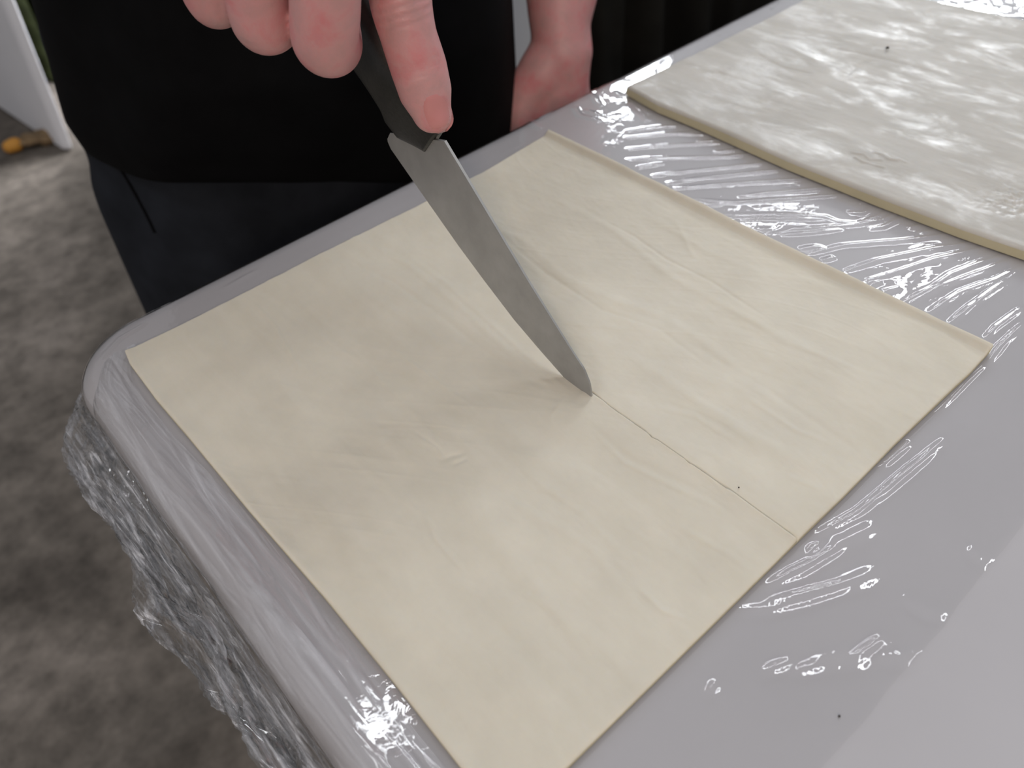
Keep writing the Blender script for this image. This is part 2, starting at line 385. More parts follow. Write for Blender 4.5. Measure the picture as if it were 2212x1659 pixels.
V = np.stack([PX, PY, PZ], -1).reshape(-1, 3)
film = mesh_obj('cling_film', V, grid_faces(len(XS), len(YS)), MAT['film'])
tag(film, 'clear wrinkled cling film stretched over the white table under the pastry', 'cling film')

def m_streak(name, co, stops, **kw):
    m = m_film(name, haze=0.0, rough=0.04, **kw); nt = m.node_tree
    mixes = [n_ for n_ in nt.nodes if n_.type == 'MIX_SHADER' and not n_.inputs[0].is_linked]
    f = noise_tex(nt, objco(nt, co), 1.0, 5, 0.6, 0.9); c = ramp(nt, f, stops); nt.links.new(c, mixes[0].inputs[0]); return m
MB = m_streak('bunched_cling_film', (330, 30, 200), [(0.46, g3(0.0)), (0.57, g3(0.12)), (0.68, g3(0.6))], bstr=0.6, bscale=45, gain=1.8, cap=0.16)
# bunched, crinkled end of the film hanging off the left table edge
S = 150; T = 520
t = np.linspace(0.150, -0.22, T); s = np.linspace(0, 1, S)
SS, TT = np.meshgrid(s, t, indexing='ij')
def bunch(seed, spread, drop, top):
    fold = 0.6 - 1.6 * np.abs(fbm(TT * 16 + SS * 5, SS * 13 - TT * 25, seed, 3))
    fine = 0.5 - 1.2 * np.abs(fbm(TT * 55 + SS * 9, SS * 34 - TT * 60, seed + 5, 3))
    bulge = np.sin(np.pi * np.clip(SS * 1.05, 0, 1)) ** 0.8
    cornr = np.clip((TT - 0.113) / 0.037, 0, 1)
    x = TX0 - 0.0006 + cornr ** 2 * 0.030 - bulge * spread * (0.75 + 0.8 * fbm(TT * 22, TT * 0, seed + 9, 3)) - (fold * 0.007 + fine * 0.0016) * (0.15 + bulge)
    z = top - drop * SS ** 0.9 + fold * 0.004 * bulge
    y = TT + fold * 0.004 + fine * 0.002
    return np.stack([np.minimum(x, TX0 - 0.0008 + cornr ** 2 * 0.030 + 0 * x), y, z], -1).reshape(-1, 3)
for k, (sd, sp, dr, tp) in enumerate([(51, 0.013, 0.045, -0.012), (71, 0.020, 0.075, -0.024)]):
    o = mesh_obj('bunched_edge', bunch(sd, sp, dr, tp), grid_faces(S, T), MB); o.parent = film

# loose double layer of film lying along the left rim, with pale stretched folds
MS = m_streak('creased_cling_film', (210, 16, 60), [(0.44, g3(0.0)), (0.62, g3(0.26)), (0.80, g3(0.5))], bstr=0.6, bscale=30, gain=1.5, cap=0.6)
tt = np.linspace(0.125, -0.215, 420); ss = np.linspace(0, 1, 70); A_, B_ = np.meshgrid(ss, tt, indexing='ij')
wid = 0.021 + 0.006 * fbm(B_ * 14, B_ * 0, 61, 3); ee = (TX0 + 0.0005) + A_ * wid
x0 = TX0 + 0.0115; inn = ee >= x0; an = np.clip((x0 - ee) / RB, 0, 1); an = np.arcsin(np.clip(an, 0, 0.999))
zz_ = np.where(inn, 0.0, -RB * (1 - np.cos(an))) + 0.0011 + 0.0009 * np.abs(fbm(A_ * 9 + B_ * 12, B_ * 14, 67, 4))
xx_ = ee - np.where(inn, 0, 0.0004); cf = np.clip((B_ - 0.100) / 0.025, 0, 1); xx_ = xx_ + 0.010 * cf ** 2
o = mesh_obj('loose_fold', np.stack([xx_, B_ + 0 * A_, zz_], -1).reshape(-1, 3), grid_faces(70, 420), MS); o.parent = film

# ================================================================ PASTRY SHEETS
def curve(pts, axis, other):
    """edge curve through points given on the table: returns f(other coordinate) -> axis coordinate"""
    P = np.array(pts); k = np.argsort(P[:, other]); return lambda q: np.interp(q, P[k, other], P[k, axis])
def sheet(name, us, vs, fx0, fx1, fy0, fy1, zf, edge_r, zb, mt):
    """us, vs in 0..1; Coons patch between four wavy edges, solid"""
    U, Vv = np.meshgrid(us, vs, indexing='ij')
    y0 = fy0(fx0(np.array(-0.12)) + U * 0.25 * 0 + (fx0_mid(fx0) + U * (fx1_mid(fx1) - fx0_mid(fx0)))); y1 = fy1(fx0_mid(fx0) + U * (fx1_mid(fx1) - fx0_mid(fx0)))
    Yg = y0 + Vv * (y1 - y0); Xg = fx0(Yg) + U * (fx1(Yg) - fx0(Yg))
    Wd = (fx1_mid(fx1) - fx0_mid(fx0)); Hd = 0.25
    d = np.minimum(np.minimum(U, 1 - U) * Wd, np.minimum(Vv, 1 - Vv) * Hd)
    Zg = zf(Xg, Yg, U, Vv, d)
    k = np.clip(d / edge_r, 0, 1); Zg = zb + (Zg - zb) * (0.72 + 0.28 * np.sqrt(1 - (1 - k) ** 2))
    nu, nv = len(us), len(vs)
    V = np.stack([Xg, Yg, Zg], -1).reshape(-1, 3); F1 = grid_faces(nu, nv)
    ring = [i * nv for i in range(nu)] + [(nu - 1) * nv + j for j in range(1, nv)] + [i * nv + nv - 1 for i in range(nu - 2, -1, -1)] + [j for j in range(nv - 2, 0, -1)]
    ring = np.array(ring); m = len(ring); B = V[ring].copy(); cen = V.mean(0)
    mid = B.copy(); mid[:, 2] = zb + (B[:, 2] - zb) * 0.5; mid[:, :2] += (B[:, :2] - cen[:2]) * 0.0004
    bot = B.copy(); bot[:, 2] = zb
    base = len(V); V = np.vstack([V, mid, bot]); idx = np.arange(m); nxt = (idx + 1) % m
    F2 = np.stack([ring[nxt], ring[idx], base + idx, base + nxt], -1)
    F3 = np.stack([base + nxt, base + idx, base + m + idx, base + m + nxt], -1)
    F1 = F1[:, ::1]
    o = mesh_obj(name, V, np.vstack([F1, F2, F3]), mt); o.data.materials.append(MAT['side'])
    o.data.polygons.foreach_set('material_index', [0] * len(F1) + [1] * (len(F2) + len(F3)))
    bm = bmesh.new(); bm.from_mesh(o.data); bmesh.ops.recalc_face_normals(bm, faces=bm.faces)
    up_ = sum(f.normal.z for f in bm.faces)
    if up_ < 0: bmesh.ops.reverse_faces(bm, faces=bm.faces)
    bm.to_mesh(o.data); bm.free(); return o
def fx0_mid(f): return float(f(np.array(0.0)))
def fx1_mid(f): return float(f(np.array(0.0)))

hz = 0.003
Lp = [onz(p, 0.001) for p in [(270,757),(284,792),(340,868),(410,950),(540,1108),(700,1292),(850,1476),(985,1648),(1097,1788)]]
Rp = [onz(p, 0.0045) for p in [(1190,284),(1300,338),(1450,412),(1600,487),(1800,583),(2000,675),(2148,748)]]
Tp = [onz(p, hz) for p in [(272,757),(400,696),(560,614),(760,512),(900,444),(1040,373),(1190,284)]]
Bp = [onz(p, hz) for p in [(2148,748),(2110,800),(2000,922),(1870,1040),(1790,1112),(1740,1160),(1718,1170),(1640,1254),(1590,1300),(1400,1482),(1225,1659),(1097,1783)]]
fL = curve(Lp, 0, 1); fR = curve(Rp, 0, 1); fT = curve(Tp, 1, 0); fB = curve(Bp, 1, 0)
XC = -0.0040; YTIP = onz((1280, 860), 0.003)[1]; YEND = -0.125
def dense(lo, hi, focus, w_, fine, coarse):
    out = [lo]
    while out[-1] < hi:
        d_ = min(abs(out[-1] - f) for f in focus) if focus else 1
        out.append(out[-1] + (fine if d_ < w_ else coarse))
    out[-1] = hi; return np.array(out)
ux = dense(0, 1, [(XC + 0.125) / 0.25], 0.009, 0.0005, 0.0020); ux = np.unique(np.r_[ux, [0.001, 0.003, 0.005, 0.007, 0.0085, 0.9915, 0.993, 0.995, 0.997, 0.999], np.linspace(0.975, 0.99, 12)])
vy = np.unique(np.r_[dense(0, 1, [], 0, 0.002, 0.0020), [0.001, 0.003, 0.005, 0.007, 0.993, 0.995, 0.997, 0.999]])
# creases read off the sheet
K1 = [([(700,540),(850,610),(960,690),(1060,770),(1200,848)], 1.3, -0.35), ([(740,500),(880,570),(1010,680),(1100,760),(1190,840)], 1.6, 0.55),
 ([(870,545),(960,610),(1060,700),(1160,790),(1230,845)], 1.2, 0.40), ([(1050,480),(1130,520),(1220,600),(1330,650),(1440,690),(1560,770),(1700,890)], 2.2, 0.55),
 ([(1070,500),(1180,590),(1300,670),(1420,710),(1530,790)], 1.0, -0.35), ([(1180,420),(1330,500),(1450,600),(1600,680),(1760,760),(1930,850)], 2.0, 0.45),
 ([(1310,480),(1370,510),(1440,560),(1540,610),(1660,690)], 0.8, -0.4), ([(530,640),(590,700),(630,770),(660,812)], 1.0, 0.55), ([(560,640),(640,710),(700,780)], 1.4, 0.35),
 ([(380,660),(450,760),(560,900)], 3.0, 0.25), ([(840,750),(930,815),(1010,872)], 0.9, 0.40), ([(660,700),(800,800),(900,900),(960,984)], 1.2, 0.30),
 ([(900,935),(945,965),(965,990)], 0.6, -0.35), ([(920,1110),(940,1165),(1000,1232)], 0.8, 0.45), ([(700,930),(820,1040),(930,1130)], 1.6, 0.25),
 ([(1100,1080),(1190,1130),(1270,1180),(1360,1280)], 1.6, 0.45), ([(1080,960),(1160,1040),(1260,1110),(1350,1200)], 1.2, 0.30),
 ([(1250,900),(1340,980),(1420,1020),(1520,1060),(1600,1130)], 1.5, -0.30), ([(1280,930),(1350,1000),(1450,1050),(1560,1100)], 0.9, 0.30),
 ([(1450,1130),(1560,1190),(1620,1230)], 1.1, 0.40), ([(1380,1270),(1430,1320),(1500,1345)], 0.8, 0.40), ([(1150,1250),(1240,1380),(1320,1500)], 1.6, 0.35),
 ([(1300,1180),(1400,1280),(1500,1390)], 2.2, 0.35), ([(1350,760),(1480,850),(1600,930),(1760,1010)], 2.2, 0.45), ([(1490,740),(1620,820),(1760,910),(1880,990)], 1.6, -0.35),
 ([(1600,850),(1720,930),(1800,960)], 1.0, 0.35), ([(1700,1030),(1780,1060)], 1.0, 0.35), ([(1560,660),(1700,740),(1850,800),(2000,850)], 1.4, 0.35),
 ([(1050,560),(1120,640),(1190,740)], 1.2, 0.3), ([(760,880),(900,1010),(1000,1090)], 2.2, 0.25), ([(1000,1290),(1100,1420),(1200,1560)], 2.4, 0.3),
 ([(560,950),(700,1130),(800,1260)], 3.0, 0.22), ([(950,995),(975,985),(1005,978)], 1.0, -0.5), ([(975,1005),(1010,990)], 0.8, -0.4),
 ([(1220,860),(1190,900),(1200,930)], 1.0, 0.3), ([(780,630),(900,700),(1000,790)], 1.6, 0.3), ([(450,700),(500,780)], 0.8, 0.25), ([(1420,480),(1520,540),(1640,590)], 1.8, 0.35),
 ([(1460,480),(1480,520),(1500,560)], 1.2, 0.35), ([(1440,490),(1510,500)], 1.2, 0.25), ([(1180,1310),(1130,1280)], 0.8, 0.35), ([(1420,880),(1500,900),(1600,960)], 1.2, 0.35)]
K1 = [([onz(p, hz) for p in pts], wd * 0.001, h * 0.001) for pts, wd, h in K1]
def z1(X_, Y_, U, V_, d):
    z = 0.0031 + 0.0007 * fbm(X_ * 46 + 2.2 * np.sin(Y_ * 14), Y_ * 9 + X_ * 4, 101, 3) + 0.00017 * fbm(X_ * 120 + 3 * np.sin(Y_ * 24 + 1), Y_ * 22, 111, 4)
    rid = 0.5 - np.abs(fbm(X_ * 90 + 4 * np.sin(Y_ * 18), Y_ * 16 + X_ * 8, 121, 3)); z = z + 0.0005 * np.maximum(rid - 0.34, 0)
    z = z + 0.0001 * fbm(X_ * 400, Y_ * 260, 131, 2)
    for p, wd, h in K1: z = z + 0.72 * ridge(X_, Y_, p, wd * 1.15, h)
    z = z + 0.0034 * smooth(1 - (1 - U) * 0.25 / 0.0048) * (0.85 + 0.5 * fbm(Y_ * 26, Y_ * 0, 141, 2))      # turned-up right edge
    z = z + 0.0006 * smooth(1 - U * 0.25 / 0.006)
    # the cut
    nick = 0.0011 * np.exp(-((Y_ + 0.0662) / 0.0022) ** 2) + 0.0009 * np.exp(-((Y_ + 0.083) / 0.0018) ** 2)
    xc = XC + 0.0006 * fbm(Y_ * 60, Y_ * 0, 151, 3) * 1.2 - nick * 0.6
    on = smooth((YTIP + 0.0060 - Y_) / 0.0025); q = (X_ - xc)
    z = z + on * (0.0009 * np.exp(-np.abs(q) / 0.0035) * (q < 0) - 0.0004 * np.exp(-np.abs(q) / 0.003) * (q >= 0))
    z = z - on * 0.0026 * np.exp(-(q / 0.00030) ** 4)
    return np.maximum(z, 0.0012)
sh1 = sheet('pastry_sheet', ux, vy, fL, fR, fB, fT, z1, 0.0013, 0.0009, MAT['dough'])
tag(sh1, 'pale cream square puff pastry sheet being cut in half by the knife', 'pastry')

L2 = [onz(p, 0.0045) for p in [(1352,192),(1420,230),(1512,268),(1700,352),(1900,432),(2080,500),(2212,545)]]
L2 = [np.array([q[0] + 0.0, q[1]]) for q in L2]; sl = (L2[-1] - L2[-2]) / (L2[-1][1] - L2[-2][1]); L2.append(L2[-1] + sl * (-0.135 - L2[-1][1]))
g = lambda pts: [np.array(onz(p, 0.006))[:2] for p in pts]
fL2 = curve(L2, 0, 1); fT2 = curve(g([(1356,186),(1500,118),(1600,68),(1735,0)]) + [np.array([0.42, 0.128])], 1, 0)
fR2 = lambda q: np.interp(q, [-0.13, -0.002, 0.056, 0.13], [0.409, 0.404, 0.400, 0.398]); fB2 = lambda q: -0.130 + 0 * q
K2 = [([(1045,1050),(1120,1060),(1160,1095),(1235,1095)], 0.9, 0.5), ([(1195,1045),(1250,1062),(1290,1090),(1340,1098)], 1.0, 0.6), ([(1130,1112),(1180,1130),(1250,1146)], 0.8, 0.5),
      ([(1060,1080),(1110,1110)], 0.8, 0.6), ([(1350,1090),(1400,1110)], 0.9, 0.4), ([(1010,500),(1090,440),(1190,410)], 1.6, -0.4), ([(400,370),(560,455),(750,500)], 1.6, -0.5),
      ([(130,500),(300,550),(420,590)], 1.8, -0.4), ([(950,330),(1300,410),(1700,520)], 1.8, -0.5)]
K2 = [([onz((1512 + x / 3.16, y / 3.16), 0.0068) for x, y in p], wd * 0.001, h * 0.001) for p, wd, h in K2]
def z2(X_, Y_, U, V_, d):
    z = 0.0068 + 0.0009 * fbm(X_ * 40 + Y_ * 6 + 2, Y_ * 9, 201, 4) + 0.00025 * fbm(X_ * 90, Y_ * 60, 211, 4)
    z = z + 0.00025 * fbm(X_ * 170 + Y_ * 20, Y_ * 40, 221, 3)
    for p, wd, h in K2: z = z + ridge(X_, Y_, p, wd, h, False)
    c = onz((2190, 440), 0.006); rr = np.hypot(X_ - c[0], Y_ - c[1]); z = z + 0.0014 * np.exp(-(rr / 0.012) ** 2) * fbm(X_ * 500, Y_ * 500, 241, 2)
    return np.maximum(z, 0.003)
u2 = np.unique(np.r_[np.linspace(0, 1, 420), [0.0005, 0.001, 0.002, 0.004, 0.006]]); v2 = np.unique(np.r_[np.linspace(0, 1, 460), [0.001, 0.002, 0.998, 0.999]])
sh2 = sheet('pastry_sheet', u2, v2, fL2, fR2, fB2, fT2, z2, 0.0022, 0.0009, MAT['dough2'])
tag(sh2, 'thicker damp greyish puff pastry sheet with wet shiny patches, behind the one being cut', 'pastry')

# specks lying on the pastry and the table
def speck(px, py, z, r, label, group=None):
    p = onz((px, py), z); bm = bmesh.new(); bmesh.ops.create_icosphere(bm, subdivisions=2, radius=r)
    rng = np.random.RandomState(int(px))
    for v in bm.verts: v.co = Vector((v.co.x * (1 + 0.3 * rng.rand()), v.co.y * 0.8 * (1 + 0.3 * rng.rand()), v.co.z * 0.6)) + Vector(p)
    o = bm_obj('crumb', bm, MAT['crumb'], None, True); tag(o, label, 'crumb'); return o
speck(1917, 103, 0.0078, 0.0011, 'small brown crumb on the damp rear pastry sheet')
speck(1596, 1053, 0.0036, 0.00028, 'tiny dark speck on the pastry right of the cut')
speck(1813, 1547, 0.0003, 0.00035, 'tiny dark speck on the bare white table at lower right')

# ================================================================ KNIFE
TIP = onz((1280, 860), 0.003); ta = math.radians(-3.0); KN = np.array([math.cos(ta), 0, math.sin(ta)])
hs = onplane((965, 310), TIP, KN); sp2 = onplane((1190, 690), TIP, KN)
KU = hs - sp2; KU /= np.linalg.norm(KU)                     # along the spine, to the handle
KW = np.cross(KU, KN); KW /= np.linalg.norm(KW)             # across the blade
if KW[2] < 0: KW = -KW                                      # points to the spine side
def k2(p):
    q = onplane(p, TIP, KN) - TIP; return (q @ KU, q @ KW)
def kp(a, b, c=0.0): return TIP + KU * a + KW * b + KN * c
knife = empty('kitchen_knife', tuple(TIP)); tag(knife, 'kitchen knife with black handle and satin steel blade held point down in the pastry', 'knife')
edge_px = [(843,287),(836,302),(844,321),(885,380),(940,459),(992,533),(1046,606),(1110,690),(1167,757),(1240,840)]
spine_px = [(962,304),(1008,381),(1052,455),(1096,529),(1142,606),(1204,706),(1240,763),(1262,796),(1275,828),(1279,858)]
E2 = [k2(p) for p in edge_px]; S2 = [k2(p) for p in spine_px]
# let the point reach through the pastry
low = [(E2[-1][0] - 0.0026, E2[-1][1] + 0.0002), (S2[-1][0] - 0.0008, S2[-1][1] - 0.0015)]
E2.append(low[0]); S2.append(low[1])
def resamp(P, n):
    P = np.array(P); s_ = np.r_[0, np.cumsum(np.linalg.norm(np.diff(P, axis=0), axis=1))]; q = np.linspace(0, s_[-1], n)
    return np.stack([np.interp(q, s_, P[:, 0]), np.interp(q, s_, P[:, 1])], -1)
nb = 90; Er = resamp(E2, nb); Sr = resamp(S2, nb)
V = []; cols = [0, 0.10, 0.5, 0.98, 1.0]; th = [0.00006, 0.0004, 0.00062, 0.0007, 0.00055]
for side in (-1, 1):
    for i in range(nb):
        tp = 1 - 0.45 * (i / nb)
        for c_, h_ in zip(cols, th):
            a, b = Er[i] + (Sr[i] - Er[i]) * c_; V.append(kp(a, b, side * h_ * tp))
nc = len(cols); Fc = []
for s_ in (0, 1):
    o_ = s_ * nb * nc
    for i in range(nb - 1):
        for j in range(nc - 1):
            q = (o_ + i * nc + j, o_ + (i + 1) * nc + j, o_ + (i + 1) * nc + j + 1, o_ + i * nc + j + 1)
            Fc.append(q if s_ else q[::-1])
m_ = nb * nc
for i in range(nb - 1):
    Fc.append((i * nc, (i + 1) * nc, m_ + (i + 1) * nc, m_ + i * nc)); j = nc - 1
    Fc.append((i * nc + j, m_ + i * nc + j, m_ + (i + 1) * nc + j, (i + 1) * nc + j))
for j in range(nc - 1):
    Fc.append((j, m_ + j, m_ + j + 1, j + 1)); b0 = (nb - 1) * nc; Fc.append((b0 + j, b0 + j + 1, m_ + b0 + j + 1, m_ + b0 + j))
bl = mesh_obj('blade', V, Fc, MAT['steel'], smooth_=False); adopt(bl, knife)
bl['label'] = 'satin grey steel blade with rounded drop point'

# handle: stations along the grip with lower/upper limits in the knife plane
lo_px = [(921,327),(846,284),(849,262),(843,235),(828,205),(800,165),(770,128),(745,95),(720,40),(690,-30),(640,-130),(600,-200)]
lo2 = np.array([k2(p) for p in lo_px]); a_front = lo2[0][0]
up2 = np.array([k2(p) for p in [(962,306),(800,0)]])
def upb(a): return 0.0012 + np.interp(a, [up2[0][0], up2[1][0], up2[1][0] + 0.07], [up2[0][1], up2[1][1], up2[1][1] - 0.003])
lo_tab = lo2[1:]; srt = np.argsort(lo_tab[:, 0]); lo_tab = lo_tab[srt]
print('HANDLE', lo2, up2, 'front', a_front)
V = []; Fc = []; NS = 64; NR = 28
amin = lo2[0][0]; amax = amin + 0.125
for i in range(NS):
    a = amin + (amax - amin) * (i / (NS - 1)) ** 1.25
    # the pointed front of the grip: limits open up quickly behind the point
    f_lo = np.interp(a, [lo2[0][0], lo2[1][0]], [lo2[0][1], lo2[1][1]]) if a < lo2[1][0] else np.interp(a, lo_tab[:, 0], lo_tab[:, 1])
    f_lo = max(f_lo, upb(a) - 0.029)
    f_up = np.interp(a, [lo2[0][0], up2[0][0]], [lo2[0][1], up2[0][1] + 0.0012]) if a < up2[0][0] else upb(a)
    if a > amax - 0.012:
        q = (a - (amax - 0.012)) / 0.012; mid = (f_lo + f_up) / 2; sh = math.sqrt(max(1 - q * q, 0.02)); f_lo = mid + (f_lo - mid) * sh; f_up = mid + (f_up - mid) * sh
    else: sh = 1
    hb = max((f_up - f_lo) / 2, 0.0003); cb = (f_up + f_lo) / 2; ht = (0.0024 + 0.0058 * smooth(np.array((a - amin) / 0.03)).item()) * sh
    for k in range(NR):
        w_ = 2 * math.pi * k / NR; cu, sn = math.cos(w_), math.sin(w_)
        V.append(kp(a, cb + hb * math.copysign(abs(cu) ** 0.7, cu), ht * math.copysign(abs(sn) ** 0.7, sn)))
for i in range(NS - 1):
    for k in range(NR):
        j = (k + 1) % NR; Fc.append((i * NR + k, (i + 1) * NR + k, (i + 1) * NR + j, i * NR + j))
Fc.append(tuple(range(NR))); Fc.append(tuple(reversed(range((NS - 1) * NR, NS * NR))))
hd = mesh_obj('handle', V, Fc, MAT['handle']); adopt(hd, knife)
bm = bmesh.new(); bm.from_mesh(hd.data); bmesh.ops.recalc_face_normals(bm, faces=bm.faces); bm.to_mesh(hd.data); bm.free()
bm = bmesh.new(); bm.from_mesh(bl.data); bmesh.ops.recalc_face_normals(bm, faces=bm.faces); bm.to_mesh(bl.data); bm.free()

# ================================================================ PERSON
def tube(bm, pts, rad, flat=None, up=(0, 0, 1), nseg=24, step=0.004):
    """smooth tapered limb with rounded ends; flat = second half-axis as a factor per point, measured along 'up'"""
    P = np.array(pts, float); r = np.array(rad, float); fl = np.ones(len(r)) if flat is None else np.array(flat, float)
    s_ = np.r_[0, np.cumsum(np.linalg.norm(np.diff(P, axis=0), axis=1))]
    n_ = max(6, int(s_[-1] / step)); q = np.linspace(0, s_[-1], n_)
    # Catmull-Rom style smoothing by cubic Hermite
    def herm(Yv):
        Yv = Yv.reshape(len(s_), -1); mm = np.gradient(Yv, s_, axis=0) if len(s_) > 2 else np.repeat((Yv[1:] - Yv[:-1]) / s_[-1], 2, axis=0)
        k = np.clip(np.searchsorted(s_, q, side='right') - 1, 0, len(s_) - 2); h = (s_[k + 1] - s_[k])[:, None]; t_ = ((q - s_[k])[:, None]) / h
        return (2*t_**3-3*t_**2+1)*Yv[k] + (t_**3-2*t_**2+t_)*h*mm[k] + (-2*t_**3+3*t_**2)*Yv[k+1] + (t_**3-t_**2)*h*mm[k+1]
    C = herm(P); Rr = np.interp(q, s_, r); Fl = np.interp(q, s_, fl)
    rows = []
    T_ = np.gradient(C, axis=0); T_ /= np.linalg.norm(T_, axis=1)[:, None]
    cap = [(math.cos(a), math.sin(a)) for a in np.linspace(math.pi / 2, 0.12, 6)]
    st = [(C[0] - T_[0] * Rr[0] * s2, Rr[0] * c2, Fl[0], T_[0]) for c2, s2 in [(math.cos(a), math.sin(a)) for a in np.linspace(1.45, 0.2, 6)]]
    st += [(C[i], Rr[i], Fl[i], T_[i]) for i in range(n_)]
    st += [(C[-1] + T_[-1] * Rr[-1] * s2, Rr[-1] * c2, Fl[-1], T_[-1]) for c2, s2 in [(math.cos(a), math.sin(a)) for a in np.linspace(0.2, 1.45, 6)]]
    U0 = np.array(up, float)
    for c, rr_, f_, t_ in st:
        u = U0 - t_ * (U0 @ t_); u /= np.linalg.norm(u); s2 = np.cross(t_, u)
        rows.append([bm.verts.new(c + u * rr_ * f_ * math.cos(2*math.pi*k/nseg) + s2 * rr_ * math.sin(2*math.pi*k/nseg)) for k in range(nseg)])
    for a, b in zip(rows[:-1], rows[1:]):
        for k in range(nseg): bm.faces.new((a[k], a[(k+1) % nseg], b[(k+1) % nseg], b[k]))
    bm.faces.new(rows[0][::-1]); bm.faces.new(rows[-1])
def remesh(bm, voxel, smooth_it=6, fac=0.5):
    bmesh.ops.recalc_face_normals(bm, faces=bm.faces)
    me = bpy.data.meshes.new('tmp'); bm.to_mesh(me); bm.free(); o = bpy.data.objects.new('tmp', me); COL.objects.link(o)
    r = o.modifiers.new('r', 'REMESH'); r.mode = 'VOXEL'; r.voxel_size = voxel; r.adaptivity = 0
    s_ = o.modifiers.new('s', 'SMOOTH'); s_.iterations = smooth_it; s_.factor = fac
    dg = bpy.context.evaluated_depsgraph_get(); dg.update(); res = bpy.data.meshes.new_from_object(o.evaluated_get(dg))
    bpy.data.objects.remove(o); bpy.data.meshes.remove(me)
    n_ = len(res.vertices); co = np.empty(n_ * 3, np.float32); res.vertices.foreach_get('co', co)
    fa = [tuple(p.vertices) for p in res.polygons]; bpy.data.meshes.remove(res)
    return co.reshape(-1, 3).astype(float), fa
def normals(V, Fa):
    Fa = np.array([f[:4] if len(f) >= 4 else (f[0], f[1], f[2], f[2]) for f in Fa]); n_ = np.cross(V[Fa[:, 2]] - V[Fa[:, 0]], V[Fa[:, 3]] - V[Fa[:, 1]])
    out_ = np.zeros_like(V)
    for k in range(4): np.add.at(out_, Fa[:, k], n_)
    return out_ / (np.linalg.norm(out_, axis=1)[:, None] + 1e-12)

PXC, PYC = 0.100, 0.365                      # where the person stands
person = empty('person', (PXC, PYC + 0.03, FZ))
tag(person, 'person in black t-shirt and charcoal trousers standing behind the table, cutting with the knife', 'person')
VIEW = lambda p: (CAM - p) / np.linalg.norm(CAM - p)
# --- right hand: index finger along the spine, other fingers curled round the grip
bm = bmesh.new()
ix = [at(852, -190, 0.298), at(862, -90, 0.292), at(866, 5, 0.290), at(882, 75, 0.291), at(904, 145, 0.293), at(921, 205, 0.295), at(933, 243, 0.296)]
tube(bm, ix, [0.0122, 0.0108, 0.0102, 0.0094, 0.0097, 0.0091, 0.0070], step=0.0015, nseg=28)
tube(bm, [at(915, 190, 0.295), at(927, 232, 0.295), at(940, 252, 0.295)], [0.0080, 0.0072, 0.0056], step=0.0015)
hdl = lambda a, b, c: kp(amin + a, b, c)
mid = [at(705, -165, 0.258), at(703, -60, 0.264), at(702, 30, 0.271), at(702, 84, 0.278)]
m3 = mid[-1]; tube(bm, mid + [m3 + np.array([0.006, 0.008, -0.006]), m3 + np.array([0.014, 0.020, -0.006]), m3 + np.array([0.022, 0.032, 0.004])], [0.0122, 0.0104, 0.0106, 0.0105, 0.0098, 0.0092, 0.0080], step=0.0015)
rg = [at(548, -190, 0.268), at(553, -80, 0.277), at(560, -5, 0.284), at(568, 42, 0.289)]
m3 = rg[-1]; tube(bm, rg + [m3 + np.array([0.007, 0.008, -0.004]), m3 + np.array([0.018, 0.018, -0.002]), m3 + np.array([0.030, 0.026, 0.006])], [0.0118, 0.0100, 0.0102, 0.0102, 0.0096, 0.0090, 0.0078], step=0.0015)
pk = [at(400, -210, 0.278), at(422, -110, 0.286), at(444, -40, 0.292), at(460, 0, 0.297)]
m3 = pk[-1]; tube(bm, pk + [m3 + np.array([0.007, 0.008, -0.003]), m3 + np.array([0.018, 0.018, 0.000]), m3 + np.array([0.030, 0.024, 0.008])], [0.0108, 0.0092, 0.0088, 0.0082, 0.0080, 0.0076, 0.0068], step=0.0015)
# palm: from the four base knuckles back to the wrist
WR = np.array([0.000, 0.128, 0.212])
for kn_, r_ in ((ix[0], 0.0135), (mid[0], 0.0145), (rg[0], 0.0140), (pk[0], 0.0125)):
    tube(bm, [kn_, kn_ * 0.55 + (WR + np.array([0, 0, -0.004])) * 0.45, WR], [r_, 0.0165, 0.019], step=0.003)
tube(bm, [(mid[0] + ix[0]) / 2, WR], [0.013, 0.019], step=0.003); tube(bm, [(rg[0] + pk[0]) / 2, WR], [0.013, 0.019], step=0.003)
# thumb: leaves the far side of the palm near the wrist and closes against the grip
g1 = kp(amin + 0.078, 0.000, 0.017)
tube(bm, [WR + np.array([0.012, -0.012, -0.004]), WR * 0.5 + g1 * 0.5 + np.array([0.030, 0.004, 0.004]), g1 + np.array([0.004, 0.016, 0.006]), g1, kp(amin + 0.060, 0.000, 0.016)], [0.018, 0.0155, 0.0115, 0.0108, 0.0085], step=0.0015)
ELB = np.array([-0.155, 0.300, 0.345]); SHR = np.array([-0.085, 0.355, 0.555])
tube(bm, [WR, WR * 0.85 + ELB * 0.15, WR * 0.45 + ELB * 0.55, ELB, ELB * 0.6 + SHR * 0.4], [0.026, 0.028, 0.041, 0.040, 0.044], flat=[0.78, 0.8, 0.95, 1, 1], step=0.004)
Vh, Fh = remesh(bm, 0.0009, 4)
nh = normals(Vh, Fh)
